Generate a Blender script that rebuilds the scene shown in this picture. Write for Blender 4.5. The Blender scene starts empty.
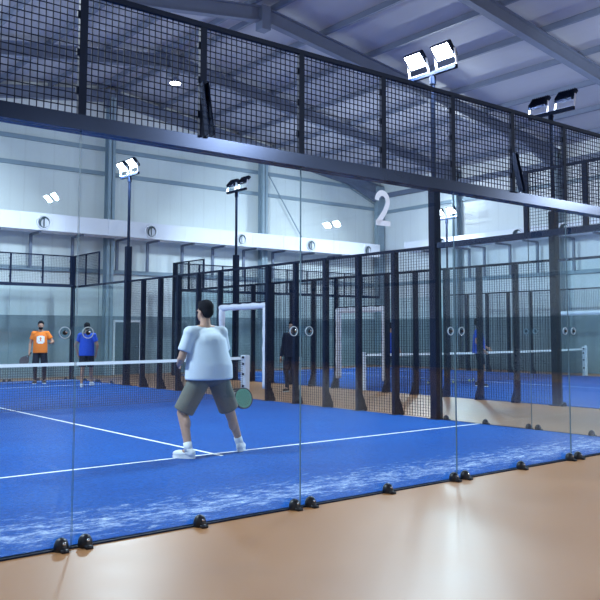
import bpy, bmesh, math, random
from mathutils import Vector, Matrix, Quaternion
from mathutils.bvhtree import BVHTree
PI = math.pi
random.seed(4)
S = bpy.context.scene
C = S.collection

# ------------------------------------------------------------------ materials
MATS = {}
def nodes_of(name):
    m = bpy.data.materials.new(name); m.use_nodes = True
    nt = m.node_tree; nt.nodes.clear()
    return m, nt, nt.nodes, nt.links
def mat(name, col, rough=.5, metal=0., var=.08, scale=6., spec=.5, bump=0., coat=0.):
    """principled material with a little procedural colour variation"""
    m, nt, N, L = nodes_of(name)
    out = N.new('ShaderNodeOutputMaterial'); p = N.new('ShaderNodeBsdfPrincipled')
    tc = N.new('ShaderNodeTexCoord'); no = N.new('ShaderNodeTexNoise'); ra = N.new('ShaderNodeMixRGB')
    no.inputs['Scale'].default_value = scale; no.inputs['Detail'].default_value = 4
    ra.inputs[1].default_value = (*[c*(1-var) for c in col], 1)
    ra.inputs[2].default_value = (*[min(1, c*(1+var)) for c in col], 1)
    L.new(tc.outputs['Object'], no.inputs['Vector']); L.new(no.outputs['Fac'], ra.inputs[0])
    L.new(ra.outputs[0], p.inputs['Base Color'])
    p.inputs['Roughness'].default_value = rough; p.inputs['Metallic'].default_value = metal
    p.inputs['Specular IOR Level'].default_value = spec
    p.inputs['Coat Weight'].default_value = coat
    if bump:
        b = N.new('ShaderNodeBump'); b.inputs['Strength'].default_value = bump; b.inputs['Distance'].default_value = .01
        L.new(no.outputs['Fac'], b.inputs['Height']); L.new(b.outputs[0], p.inputs['Normal'])
    L.new(p.outputs[0], out.inputs[0])
    MATS[name] = m
    return m

def glass_mat(name, tint, boost=1.0):
    """thin clear glass: tinted see-through plus a Schlick mirror reflection"""
    m, nt, N, L = nodes_of(name)
    out = N.new('ShaderNodeOutputMaterial'); mix = N.new('ShaderNodeMixShader')
    tr = N.new('ShaderNodeBsdfTransparent'); gl = N.new('ShaderNodeBsdfGlossy')
    tr.inputs[0].default_value = (*tint, 1); gl.inputs['Roughness'].default_value = .0
    gl.inputs[0].default_value = (.95, 1, 1, 1)
    lw = N.new('ShaderNodeLayerWeight'); lw.inputs['Blend'].default_value = .5
    pw = N.new('ShaderNodeMath'); pw.operation = 'POWER'; pw.inputs[1].default_value = 5
    mu = N.new('ShaderNodeMath'); mu.operation = 'MULTIPLY_ADD'; mu.inputs[1].default_value = .9*boost; mu.inputs[2].default_value = .032*boost
    L.new(lw.outputs['Facing'], pw.inputs[0]); L.new(pw.outputs[0], mu.inputs[0])
    L.new(mu.outputs[0], mix.inputs[0]); L.new(tr.outputs[0], mix.inputs[1]); L.new(gl.outputs[0], mix.inputs[2])
    L.new(mix.outputs[0], out.inputs[0]); MATS[name] = m
    return m

def emit_mat(name, col, strength):
    m, nt, N, L = nodes_of(name)
    out = N.new('ShaderNodeOutputMaterial'); e = N.new('ShaderNodeEmission')
    e.inputs[0].default_value = (*col, 1); e.inputs[1].default_value = strength
    L.new(e.outputs[0], out.inputs[0]); MATS[name] = m
    return m

NAVY = mat('navy powder coated steel', (.0042, .011, .035), .55, .08, .15, 30, .15)
WIRE = mat('dark welded wire', (.005, .010, .030), .6, 0, .1, 20, .12)
BEAM = mat('dark blue satin steel', (.010, .022, .060), .22, .5, .15, 9, .5)
RUBBER = mat('black nylon', (.008, .010, .018), .35, 0, .1, 60, .5)
CHROME = mat('bright bolt steel', (.8, .82, .86), .15, 1, .05, 60)
WHITE = mat('white painted metal', (.82, .84, .90), .45, 0, .03, 4)
FOAM = mat('white foam padding cloth', (.80, .80, .88), .6, 0, .06, 14, .3, .2)
TAPE = mat('white net tape', (.86, .86, .88), .6, 0, .05, 20)
NETM = mat('dark net cord', (.02, .026, .05), .7, 0, .1, 20)
STEEL = mat('blue grey structural steel', (.15, .18, .26), .5, 0, .12, 3)
COLUMN = mat('grey column steel', (.25, .33, .40), .5, 0, .1, 3)
DUCT = mat('white duct sheet', (.80, .80, .88), .5, 0, .02, 2)
NOZ = mat('grey nozzle bowl', (.045, .08, .10), .4, 0, .1, 8)
GLASS = glass_mat('clear toughened glass', (.905, .958, .966))
ACRYL = glass_mat('clear acrylic', (.86, .93, .97), 2.2)
EDGE = mat('pale glass edge', (.14, .21, .25), .15, 0, .1, 10, .6)
RING = mat('polished clear ring', (.55, .66, .74), .1, 0, .05, 30, .8)
LENS = emit_mat('lit floodlight lens', (.86, .93, 1), 30)
NUM = mat('white vinyl', (.90, .90, .95), .5, 0, .02, 6)
def _vinyl(m):
    nt = m.node_tree; N = nt.nodes; L = nt.links
    out = [n for n in N if n.type == 'OUTPUT_MATERIAL'][0]; p = [n for n in N if n.type == 'BSDF_PRINCIPLED'][0]
    t = N.new('ShaderNodeBsdfTranslucent'); t.inputs[0].default_value = (.9, .9, .95, 1); mx = N.new('ShaderNodeMixShader'); mx.inputs[0].default_value = .5
    L.new(p.outputs[0], mx.inputs[1]); L.new(t.outputs[0], mx.inputs[2]); L.new(mx.outputs[0], out.inputs[0])
_vinyl(NUM)
SKIN = mat('skin', (.50, .30, .22), .5, 0, .08, 9, .4)
SKIN2 = mat('tan skin', (.40, .22, .15), .5, 0, .08, 9, .4)
HAIR = mat('dark hair', (.008, .008, .012), .8, 0, .2, 60, .1)
EYE = mat('dark eye', (.02, .015, .012), .2)
LIP = mat('lips', (.38, .16, .14), .5)
SHOEW = mat('white shoe leather', (.80, .82, .85), .5, 0, .04, 20)
SHOED = mat('dark shoe fabric', (.02, .022, .03), .6, 0, .1, 20)
C_WHITE = mat('white cotton shirt', (.66, .74, .82), .8, 0, .06, 8, .2, .25)
C_ORANGE = mat('orange cotton shirt', (.80, .20, .03), .8, 0, .08, 8, .2, .25)
C_BLUE = mat('royal blue shirt', (.02, .08, .50), .8, 0, .1, 8, .2, .25)
C_BLACK = mat('black shorts cloth', (.012, .014, .028), .8, 0, .15, 8, .2, .2)
C_OLIVE = mat('grey olive shorts cloth', (.16, .17, .15), .8, 0, .12, 8, .2, .2)
C_NAVY = mat('navy tracksuit cloth', (.016, .02, .045), .8, 0, .15, 8, .2, .2)
PRINT = mat('white shirt print', (.82, .80, .84), .8, 0, .2, 45, .2)
GREEN = mat('green racket face', (.14, .46, .30), .4, 0, .2, 20)
RACKD = mat('dark racket carbon', (.05, .04, .055), .35, 0, .2, 20)
GRIP = mat('black racket grip', (.015, .015, .02), .7)
BALL = mat('yellow felt', (.78, .82, .25), .9, 0, .1, 80)
DARKROOM = mat('dark doorway leaf', (.08, .12, .15), .5, 0, .1, 3)

def sheet_mat(name, col, axis, pitch, depth=.10, rough=.5):
    """profiled sheet cladding: fine ribs repeated along one axis, plus soft weathering"""
    m, nt, N, L = nodes_of(name)
    out = N.new('ShaderNodeOutputMaterial'); p = N.new('ShaderNodeBsdfPrincipled')
    tc = N.new('ShaderNodeTexCoord'); sp = N.new('ShaderNodeSeparateXYZ')
    L.new(tc.outputs['Object'], sp.inputs[0])
    d = N.new('ShaderNodeMath'); d.operation = 'DIVIDE'; d.inputs[1].default_value = pitch
    L.new(sp.outputs[axis], d.inputs[0])
    f = N.new('ShaderNodeMath'); f.operation = 'FRACT'; L.new(d.outputs[0], f.inputs[0])
    cr = N.new('ShaderNodeValToRGB'); e = cr.color_ramp.elements
    e[0].position = .0; e[0].color = (*[c*(1-depth) for c in col], 1)
    e[1].position = .06; e[1].color = (*col, 1)
    n2 = cr.color_ramp.elements.new(.5); n2.color = (*col, 1)
    n3 = cr.color_ramp.elements.new(.55); n3.color = (*[c*(1-depth*.4) for c in col], 1)
    n4 = cr.color_ramp.elements.new(.6); n4.color = (*col, 1)
    L.new(f.outputs[0], cr.inputs[0])
    no = N.new('ShaderNodeTexNoise'); no.inputs['Scale'].default_value = .35; no.inputs['Detail'].default_value = 3
    L.new(tc.outputs['Object'], no.inputs['Vector'])
    mx = N.new('ShaderNodeMixRGB'); mx.blend_type = 'MULTIPLY'; mx.inputs[0].default_value = .25
    L.new(cr.outputs[0], mx.inputs[1]); L.new(no.outputs['Fac'], mx.inputs[2])
    L.new(mx.outputs[0], p.inputs['Base Color']); p.inputs['Roughness'].default_value = rough
    L.new(p.outputs[0], out.inputs[0]); MATS[name] = m
    return m
CLAD_X = sheet_mat('pale wall cladding', (.80, .85, .86), 0, 1.0)
CLAD_Y = sheet_mat('pale side wall cladding', (.82, .86, .90), 1, 1.0)
ROOF = sheet_mat('roof sheet', (.47, .48, .55), 0, .5, .05)
DADO = mat('grey precast dado', (.24, .30, .34), .6, 0, .12, 1.2)

def floor_mat():
    m, nt, N, L = nodes_of('glossy ochre resin floor')
    out = N.new('ShaderNodeOutputMaterial'); p = N.new('ShaderNodeBsdfPrincipled')
    tc = N.new('ShaderNodeTexCoord'); no = N.new('ShaderNodeTexNoise'); no.inputs['Scale'].default_value = 1.3; no.inputs['Detail'].default_value = 6
    n2 = N.new('ShaderNodeTexNoise'); n2.inputs['Scale'].default_value = 22; n2.inputs['Detail'].default_value = 2
    L.new(tc.outputs['Object'], no.inputs['Vector']); L.new(tc.outputs['Object'], n2.inputs['Vector'])
    mx = N.new('ShaderNodeMixRGB'); mx.inputs[1].default_value = (.38, .165, .056, 1); mx.inputs[2].default_value = (.46, .208, .076, 1)
    L.new(no.outputs['Fac'], mx.inputs[0]); L.new(mx.outputs[0], p.inputs['Base Color'])
    mr = N.new('ShaderNodeMapRange'); mr.inputs[3].default_value = .34; mr.inputs[4].default_value = .45
    L.new(no.outputs['Fac'], mr.inputs[0]); L.new(mr.outputs[0], p.inputs['Roughness'])
    p.inputs['Specular IOR Level'].default_value = .85
    b = N.new('ShaderNodeBump'); b.inputs['Strength'].default_value = .05; b.inputs['Distance'].default_value = .005
    L.new(n2.outputs['Fac'], b.inputs['Height']); L.new(b.outputs[0], p.inputs['Normal'])
    L.new(p.outputs[0], out.inputs[0])
    return m
FLOOR = floor_mat()

def turf_mat():
    """blue artificial turf; pale silica sand has drifted along the glass walls at both ends"""
    m, nt, N, L = nodes_of('blue sanded turf')
    out = N.new('ShaderNodeOutputMaterial'); p = N.new('ShaderNodeBsdfPrincipled')
    tc = N.new('ShaderNodeTexCoord'); sp = N.new('ShaderNodeSeparateXYZ'); L.new(tc.outputs['Object'], sp.inputs[0])
    fine = N.new('ShaderNodeTexNoise'); fine.inputs['Scale'].default_value = 32; fine.inputs['Detail'].default_value = 3
    big = N.new('ShaderNodeTexNoise'); big.inputs['Scale'].default_value = .9; big.inputs['Detail'].default_value = 5
    for q in (fine, big): L.new(tc.outputs['Object'], q.inputs['Vector'])
    c1 = N.new('ShaderNodeMixRGB'); c1.inputs[1].default_value = (.0045, .060, .265, 1); c1.inputs[2].default_value = (.009, .096, .365, 1)
    L.new(big.outputs['Fac'], c1.inputs[0])
    c2 = N.new('ShaderNodeMixRGB'); c2.blend_type = 'OVERLAY'; c2.inputs[0].default_value = .6
    L.new(c1.outputs[0], c2.inputs[1]); L.new(fine.outputs['Fac'], c2.inputs[2])
    # sand: streaks dragged along the wall, densest 0.2-1.2 m from it
    mp = N.new('ShaderNodeMapping'); mp.inputs['Scale'].default_value = (3.6, 8.0, 1)
    L.new(tc.outputs['Object'], mp.inputs[0])
    st = N.new('ShaderNodeTexNoise'); st.inputs['Scale'].default_value = 1.3; st.inputs['Detail'].default_value = 12; st.inputs['Roughness'].default_value = .80; st.inputs['Distortion'].default_value = .6
    L.new(mp.outputs[0], st.inputs['Vector'])
    d0 = N.new('ShaderNodeMath'); d0.operation = 'SUBTRACT'; d0.inputs[1].default_value = 10; L.new(sp.outputs[1], d0.inputs[0])
    d1 = N.new('ShaderNodeMath'); d1.operation = 'ABSOLUTE'; L.new(d0.outputs[0], d1.inputs[0])
    d2 = N.new('ShaderNodeMath'); d2.operation = 'SUBTRACT'; d2.inputs[0].default_value = 10; L.new(d1.outputs[0], d2.inputs[1])
    ba = N.new('ShaderNodeValToRGB'); e = ba.color_ramp.elements
    e[0].position = 0; e[0].color = (.55, .55, .55, 1); e[1].position = 1; e[1].color = (0, 0, 0, 1)
    for pos, v in ((.03, .72), (.08, .98), (.15, .80), (.24, .45), (.5, .24)):
        q = ba.color_ramp.elements.new(pos); q.color = (v, v, v, 1)
    sc = N.new('ShaderNodeMath'); sc.operation = 'DIVIDE'; sc.inputs[1].default_value = 6; L.new(d2.outputs[0], sc.inputs[0])
    L.new(sc.outputs[0], ba.inputs[0])
    ad = N.new('ShaderNodeMath'); ad.operation = 'MULTIPLY_ADD'; ad.inputs[1].default_value = .36; ad.inputs[2].default_value = -.40
    L.new(ba.outputs[0], ad.inputs[0])
    ss = N.new('ShaderNodeMath'); ss.operation = 'ADD'; L.new(st.outputs['Fac'], ss.inputs[0]); L.new(ad.outputs[0], ss.inputs[1])
    mk = N.new('ShaderNodeMapRange'); mk.inputs[1].default_value = .385; mk.inputs[2].default_value = .58; mk.inputs[3].default_value = 0; mk.inputs[4].default_value = .9
    L.new(ss.outputs[0], mk.inputs[0])
    gr = N.new('ShaderNodeTexNoise'); gr.inputs['Scale'].default_value = 38; gr.inputs['Detail'].default_value = 4; L.new(tc.outputs['Object'], gr.inputs['Vector'])
    gm = N.new('ShaderNodeMapRange'); gm.inputs[1].default_value = .35; gm.inputs[2].default_value = .62; gm.inputs[3].default_value = .35; gm.inputs[4].default_value = 1.25; L.new(gr.outputs['Fac'], gm.inputs[0])
    mg = N.new('ShaderNodeMath'); mg.operation = 'MULTIPLY'; mg.use_clamp = True; L.new(mk.outputs[0], mg.inputs[0]); L.new(gm.outputs[0], mg.inputs[1]); mk = mg
    c3 = N.new('ShaderNodeMixRGB'); c3.inputs[2].default_value = (.55, .66, .86, 1)
    L.new(mk.outputs[0], c3.inputs[0]); L.new(c2.outputs[0], c3.inputs[1])
    L.new(c3.outputs[0], p.inputs['Base Color']); p.inputs['Roughness'].default_value = .85; p.inputs['Specular IOR Level'].default_value = .06
    b = N.new('ShaderNodeBump'); b.inputs['Strength'].default_value = .4; b.inputs['Distance'].default_value = .004
    L.new(fine.outputs['Fac'], b.inputs['Height']); L.new(b.outputs[0], p.inputs['Normal'])
    L.new(p.outputs[0], out.inputs[0])
    return m
TURF = turf_mat()
LINE = mat('white turf line', (.84, .86, .88), .8, 0, .06, 30, .2)

# ------------------------------------------------------------------ mesh helpers
class MB:
    def __init__(s): s.v = []; s.f = []; s.m = []
    def add(s, vs, fs, mi=0):
        o = len(s.v); s.v += [tuple(v) for v in vs]; s.f += [tuple(i+o for i in f) for f in fs]; s.m += [mi]*len(fs)
    def box(s, x0, x1, y0, y1, z0, z1, mi=0):
        s.add([(x, y, z) for z in (z0, z1) for y in (y0, y1) for x in (x0, x1)],
              [(0, 2, 3, 1), (4, 5, 7, 6), (0, 1, 5, 4), (2, 6, 7, 3), (0, 4, 6, 2), (1, 3, 7, 5)], mi)
    def bar(s, p0, p1, w, h, up=(0, 0, 1), mi=0):
        p0 = Vector(p0); p1 = Vector(p1); d = (p1-p0).normalized(); u = Vector(up)
        if abs(d.dot(u)) > .98: u = Vector((0, 1, 0))
        a = d.cross(u).normalized(); b = a.cross(d).normalized()
        vs = [p+a*(i*w/2)+b*(j*h/2) for p in (p0, p1) for i, j in ((-1, -1), (1, -1), (1, 1), (-1, 1))]
        s.add(vs, [(3, 2, 1, 0), (4, 5, 6, 7), (0, 1, 5, 4), (1, 2, 6, 5), (2, 3, 7, 6), (3, 0, 4, 7)], mi)
    def tube(s, p0, p1, r0, r1=None, n=14, mi=0):
        r1 = r0 if r1 is None else r1
        p0 = Vector(p0); p1 = Vector(p1); d = (p1-p0).normalized(); u = Vector((0, 0, 1)) if abs(d.z) < .9 else Vector((0, 1, 0))
        a = d.cross(u).normalized(); b = d.cross(a)
        vs = [p+(a*math.cos(2*PI*k/n)+b*math.sin(2*PI*k/n))*r for p, r in ((p0, r0), (p1, r1)) for k in range(n)]
        s.add(vs, [(k, (k+1) % n, n+(k+1) % n, n+k) for k in range(n)]+[tuple(range(n))[::-1], tuple(range(n, 2*n))], mi)
    def lathe(s, c, axis, prof, n=24, mi=0):
        """prof: (radius, distance along axis)"""
        c = Vector(c); d = Vector(axis).normalized(); u = Vector((0, 0, 1)) if abs(d.z) < .9 else Vector((0, 1, 0))
        a = d.cross(u).normalized(); b = d.cross(a)
        vs = [c+d*h+(a*math.cos(2*PI*k/n)+b*math.sin(2*PI*k/n))*max(r, 1e-5) for r, h in prof for k in range(n)]
        s.add(vs, [(i*n+k, i*n+(k+1) % n, (i+1)*n+(k+1) % n, (i+1)*n+k) for i in range(len(prof)-1) for k in range(n)], mi)
    def prism(s, poly, o, ax, ay, th, mi=0):
        """polygon (2-D) extruded by vector th"""
        o = Vector(o); ax = Vector(ax); ay = Vector(ay); th = Vector(th); n = len(poly)
        vs = [o+ax*p[0]+ay*p[1] for p in poly]; vs += [v+th for v in vs]
        s.add(vs, [(k, (k+1) % n, n+(k+1) % n, n+k) for k in range(n)]+[tuple(range(n))[::-1], tuple(range(n, 2*n))], mi)
    def ell(s, c, r, rot=None, nu=18, nv=12, mi=0):
        c = Vector(c); vs = []; fs = []
        for j in range(1, nv):
            t = PI*j/nv
            for k in range(nu):
                q = Vector((r[0]*math.sin(t)*math.cos(2*PI*k/nu), r[1]*math.sin(t)*math.sin(2*PI*k/nu), r[2]*math.cos(t)))
                vs.append(c+(rot @ q if rot else q))
        for z in (1, -1):
            q = Vector((0, 0, r[2]*z)); vs.append(c+(rot @ q if rot else q))
        T = len(vs)-2; B = T+1
        for j in range(nv-2):
            for k in range(nu): fs.append((j*nu+k, (j+1)*nu+k, (j+1)*nu+(k+1) % nu, j*nu+(k+1) % nu))
        for k in range(nu):
            fs.append((T, k, (k+1) % nu)); fs.append((B, (nv-2)*nu+(k+1) % nu, (nv-2)*nu+k))
        s.add(vs, fs, mi)
    def cone(s, p0, r0, p1, r1):
        """round cone: sphere at each end and a frustum between"""
        s.ell(p0, (r0,)*3, None, 14, 10); s.ell(p1, (r1,)*3, None, 14, 10); s.tube(p0, p1, r0, r1, 14)

ROOT = {}
def build(name, mb, mats, parent=None, smooth=False, bevel=0., label=None):
    mats = mats if isinstance(mats, (list, tuple)) else [mats]
    o0 = ROOT.get(parent, Vector((0, 0, 0))) if parent else Vector((0, 0, 0))
    me = bpy.data.meshes.new(name)
    me.from_pydata([tuple(Vector(v)-o0) for v in mb.v], [], mb.f)
    for m in mats: me.materials.append(m)
    if len(mats) > 1: me.polygons.foreach_set('material_index', mb.m)
    b = bmesh.new(); b.from_mesh(me); bmesh.ops.recalc_face_normals(b, faces=b.faces[:])
    if bevel: bmesh.ops.bevel(b, geom=b.edges[:], offset=bevel, segments=2, affect='EDGES', clamp_overlap=True)
    b.to_mesh(me); b.free()
    if smooth: me.polygons.foreach_set('use_smooth', [True]*len(me.polygons))
    me.update()
    o = bpy.data.objects.new(name, me); C.objects.link(o)
    if parent: o.parent = parent; ROOT[o] = o0
    if label: o['label'] = label
    return o
def thing(name, label, cat, loc=(0, 0, 0), group=None):
    o = bpy.data.objects.new(name, None); C.objects.link(o); o.empty_display_size = .1
    o.location = loc; o['label'] = label; o['category'] = cat
    if group: o['group'] = group
    ROOT[o] = Vector(loc)
    return o
def struct(name, mb, mats, **k):
    o = build(name, mb, mats, **k); o['kind'] = 'structure'
    return o

# ------------------------------------------------------------------ hall shell
HX0, HX1, HY0, HY1, RIDGE = -1.8, 25.6, -30.0, 22.0, 11.9
def roof_z(x): return 10.52-.145*abs(x-RIDGE)
m = MB(); m.box(HX0-.3, HX1+.3, HY0-.3, HY1+.3, -.3, 0); struct('floor', m, FLOOR)
m = MB()
for a, b in ((HX0-.3, RIDGE), (RIDGE, HX1+.3)):
    za, zb = roof_z(a), roof_z(b)
    m.add([(a, HY0-.3, za), (b, HY0-.3, zb), (b, HY1+.3, zb), (a, HY1+.3, za), (a, HY0-.3, za+.12), (b, HY0-.3, zb+.12), (b, HY1+.3, zb+.12), (a, HY1+.3, za+.12)],
          [(3, 2, 1, 0), (4, 5, 6, 7), (0, 1, 5, 4), (1, 2, 6, 5), (2, 3, 7, 6), (3, 0, 4, 7)])
struct('ceiling', m, ROOF)
def gable(y0, y1):
    m = MB(); pts = [(HX0-.3, 0), (HX1+.3, 0), (HX1+.3, roof_z(HX1+.3)), (RIDGE, roof_z(RIDGE)), (HX0-.3, roof_z(HX0-.3))]
    m.prism(pts, (0, y0, 0), (1, 0, 0), (0, 0, 1), (0, y1-y0, 0)); return m
wb = struct('wall_back', gable(HY1, HY1+.3), CLAD_X)
REAR = mat('dark slate rear wall', (.10, .12, .16), .7, 0, .1, 1)
wf = struct('wall_front', gable(HY0-.3, HY0), REAR)
m = MB(); m.box(HX1, HX1+.3, HY0, HY1, 0, roof_z(HX1)); wr = struct('wall_right', m, CLAD_Y)
m = MB(); m.box(HX0-.3, HX0, HY0, HY1, 0, roof_z(HX0)); wl = struct('wall_left', m, CLAD_Y)
def wall_part(name, par, box, mt):
    m = MB(); m.box(*box); return build(name, m, mt, par)
wall_part('dado_panel', wb, (HX0, HX1, HY1-.08, HY1, 0, 2.1), DADO)
wall_part('dado_panel', wr, (HX1-.08, HX1, HY0, HY1, 0, 2.1), DADO)
wall_part('dado_panel', wl, (HX0, HX0+.08, HY0, HY1, 0, 2.1), DADO)
wall_part('dado_panel', wf, (HX0, HX1, HY0, HY0+.08, 0, 2.1), DADO)
for z in (3.7, 7.25, 8.15):
    wall_part('girt', wb, (HX0, HX1, HY1-.12, HY1, z-.07, z+.07), COLUMN)
for z in (3.7, 7.1):
    wall_part('girt', wr, (HX1-.12, HX1, HY0, HY1, z-.07, z+.07), COLUMN)
# gable and side columns: I-sections
def i_column(name, x, y, z1, along_x):
    m = MB(); w, d, t = .26, .34, .03
    if along_x:
        m.box(x-w/2, x+w/2, y-d/2, y-d/2+t, 0, z1); m.box(x-w/2, x+w/2, y+d/2-t, y+d/2, 0, z1); m.box(x-t/2, x+t/2, y-d/2, y+d/2, 0, z1)
    else:
        m.box(x-d/2, x-d/2+t, y-w/2, y+w/2, 0, z1); m.box(x+d/2-t, x+d/2, y-w/2, y+w/2, 0, z1); m.box(x-d/2, x+d/2, y-t/2, y+t/2, 0, z1)
    struct(name, m, COLUMN)
FRAMES = [22-5*k for k in range(11)]
for x in (5.1, 11.95, 18.65): i_column('gable_column', x, HY1-.30, roof_z(x)-.5, True)
m = MB(); m.box(HX1-.5, HX1-.08, HY1-.36, HY1-.1, 0, 8.3); struct('corner_column', m, COLUMN)
for y in FRAMES[1:]:
    i_column('wall_column', HX1-.27, y, roof_z(HX1)-.3, False)
    i_column('wall_column', HX0+.27, y, roof_z(HX0)-.3, False)
# portal frame rafters with apex plates and purlins
for y in FRAMES:
    yy = y-.2 if y == 22 else y
    m = MB()
    for sgn in (1, -1):
        e = HX1-.05 if sgn > 0 else HX0+.05
        for (dz0, dz1, w) in ((-.20, -.23, .22), (-.23, -.59, .03), (-.59, -.62, .22)):
            a = (RIDGE, roof_z(RIDGE)); b = (e, roof_z(e))
            vs = [(px, yy+sy*w/2, pz+dz) for (px, pz) in (a, b) for dz in (dz1, dz0) for sy in (-1, 1)]
            m.add(vs, [(0, 1, 3, 2), (4, 6, 7, 5), (0, 4, 5, 1), (2, 3, 7, 6), (0, 2, 6, 4), (1, 5, 7, 3)])
        # haunch near the eave
        m.prism([(e, roof_z(e)-.62), (e-sgn*2.2, roof_z(e-sgn*2.2)-.62), (e, roof_z(e)-1.15)], (0, yy-.06, 0), (1, 0, 0), (0, 0, 1), (0, .12, 0))
    m.box(RIDGE-.14, RIDGE+.14, yy-.16, yy+.16, roof_z(RIDGE)-.86, roof_z(RIDGE)-.2)
    struct('rafter', m, STEEL)
for sgn in (1, -1):
    for k in range(8):
        x = RIDGE+sgn*(.35+1.78*k); z = roof_z(x)
        m = MB(); m.box(x-.045, x+.045, HY0, HY1, z-.17, z-.005); struct('purlin', m, STEEL)
m = MB(); m.box(HX1-.3, HX1-.12, HY0, HY1, 7.75, 7.95); struct('eaves_beam', m, STEEL)
m = MB(); m.tube((18.9, 21.86, 8.3), (20.8, 21.86, 5.6), .022); struct('brace_rod', m, COLUMN)
m = MB(); m.tube((21.2, 21.86, 9.0), (25.2, 21.86, 7.42), .022); struct('brace_rod', m, COLUMN)
# door in the gable wall
m = MB(); m.box(12.33, 13.29, 21.86, 21.93, 0, 1.88)
d1 = struct('door_1', m, DARKROOM)
m = MB(); m.box(12.25, 12.33, 21.84, 21.93, 0, 1.96); m.box(13.29, 13.37, 21.84, 21.93, 0, 1.96); m.box(12.33, 13.29, 21.84, 21.93, 1.88, 1.96)
build('door_frame', m, WHITE, d1)
m = MB(); m.tube((13.2, 21.80, .98), (13.08, 21.80, .98), .012); m.tube((13.2, 21.86, .98), (13.2, 21.80, .98), .012); build('door_handle', m, CHROME, d1)

# ------------------------------------------------------------------ air ducts
def duct(label, p0, p1, zb, h, depth, inward, nozz, brk, bo=1.04):
    """box duct from p0 to p1 (front face line); inward = unit vector from wall into the hall"""
    p0 = Vector((*p0, 0)); p1 = Vector((*p1, 0)); n = Vector((*inward, 0)); d = (p1-p0).normalized()
    t = thing('air_duct', label, 'air duct', (p0.x, p0.y, zb))
    a = p0-n*depth/2+Vector((0, 0, zb+h/2)); b = p1-n*depth/2+Vector((0, 0, zb+h/2))
    m = MB(); m.bar(a, b, depth, h)
    L = (p1-p0).length; k = 0
    while k*1.5 < L:
        q = p0+d*(k*1.5)-n*depth/2+Vector((0, 0, zb+h/2)); m.bar(q-d*.012, q+d*.012, depth+.02, h+.02); k += 1
    build('duct_body', m, DUCT, t)
    for s in nozz:
        c = p0+d*s+Vector((0, 0, zb+h*.47))
        m = MB(); m.lathe(c, n, [(.24, 0), (.24, .03), (.20, .045), (.19, .03)], 26)
        z = build('nozzle', m, DUCT, t, True)
        ax = (n+d*.35-Vector((0, 0, .15))).normalized()
        m = MB(); m.lathe(c, ax, [(.19, .03), (.17, .07), (.15, .0), (.07, -.03), (.0, -.03)], 26)
        m.bar(c+Vector((0, 0, .15))+n*.04, c-Vector((0, 0, .15))+n*.04, .025, .02)
        build('jet_bowl', m, NOZ, z, True)
    for s in brk:
        w = p0+d*s-n*bo
        m = MB(); m.bar(w+Vector((0, 0, 3.75)), w+Vector((0, 0, zb-.03)), .09, .09)
        m.bar(w+Vector((0, 0, zb-.04)), w+n*.9+Vector((0, 0, zb-.04)), .06, .07)
        build('bracket', m, STEEL, t)
    return t
duct('long white air duct along the far gable wall', (4, 20.72), (24.35, 20.72), 4.86, .56, .76, (0, -1),
     [x-4 for x in (5.3, 9.25, 13.1, 16.96, 20.41, 23.6)], [x-4 for x in (7.9, 9.2, 10.65, 12.3, 13.5, 14.95, 16.3, 17.75, 19.2, 20.7, 22.2)])
duct('white air duct along the right side wall, seen above the fences', (24.4, 19.2), (24.4, 2), 4.98, .42, .66, (-1, 0),
     [19.2-13.17, 19.2-11.1, 19.2-8.5, 19.2-17.0], [19.2-y for y in (18.2, 16.4, 15.6, 14.3, 13.0, 11.4, 10, 8.5)], .98)

# pendant lamps under the far portal frame
def pendant(label, x, y, ztop, zl):
    t = thing('pendant_lamp', label, 'ceiling lamp', (x, y, zl))
    m = MB(); m.tube((x, y, zl+.18), (x, y, ztop), .012); build('hanger', m, STEEL, t)
    m = MB(); m.lathe((x, y, zl), (0, 0, 1), [(.17, 0), (.18, .03), (.12, .14), (.06, .19), (0, .19)], 24); build('housing', m, STEEL, t, True)
    m = MB(); m.lathe((x, y, zl), (0, 0, -1), [(.165, -.005), (.15, .03), (0, .04)], 24); build('lens', m, LENS, t, True)
    l = bpy.data.lights.new('lamp_light', 'AREA'); l.shape = 'DISK'; l.size = .3; l.energy = 60; l.color = (.85, .92, 1)
    lo = bpy.data.objects.new('lamp_light', l); C.objects.link(lo); lo.parent = t; lo.location = (0, 0, -.06)
pendant('bright pendant lamp under the roof ridge, seen through the mesh', 11.95, 16.95, 9.88, 9.42)
pendant('small bright lamp just above the steel beam near the tall pole', 24.2, 17, 8.1, 7.80)

# ------------------------------------------------------------------ court pieces
def wires(m, o, du, L, z0, z1, pitch=.05, r=.0027, vk=1., pv=None):
    """welded mesh in the plane through o along du"""
    o = Vector(o); du = Vector(du); n = max(1, round(L/(pv or pitch))); k = max(1, round((z1-z0)/pitch)); nn = du.cross(Vector((0, 0, 1)))
    for i in range(n+1):
        p = o+du*(L*i/n); m.bar(p+Vector((0, 0, z0)), p+Vector((0, 0, z1)), 2*r*vk, 2*r*vk, up=nn)
    for j in range(k+1):
        z = z0+(z1-z0)*j/k; p = o+Vector((0, 0, z))+nn*2*r; m.bar(p, p+du*L, 2*r, 2*r)
def add_post(name, par, p, z0, z1, wx, wy, foot=0, mt=NAVY):
    x, y = p; m = MB(); m.box(x-wx/2, x+wx/2, y-wy/2, y+wy/2, z0, z1)
    if foot:      # base plate and outward gusset, foot = +1/-1 outward side in x
        m.box(x-wx/2-.05, x+wx/2+.05, y-wy/2-.05, y+wy/2+.05, z0, z0+.015)
        xo = x+foot*wx/2
        m.prism([(xo, 0), (xo+foot*.11, 0), (xo+foot*.11, .05), (xo+foot*.05, .20), (xo, .32)], (0, y-wy/2, z0), (1, 0, 0), (0, 0, 1), (0, wy, 0))
    return build(name, m, mt, par)
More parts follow.
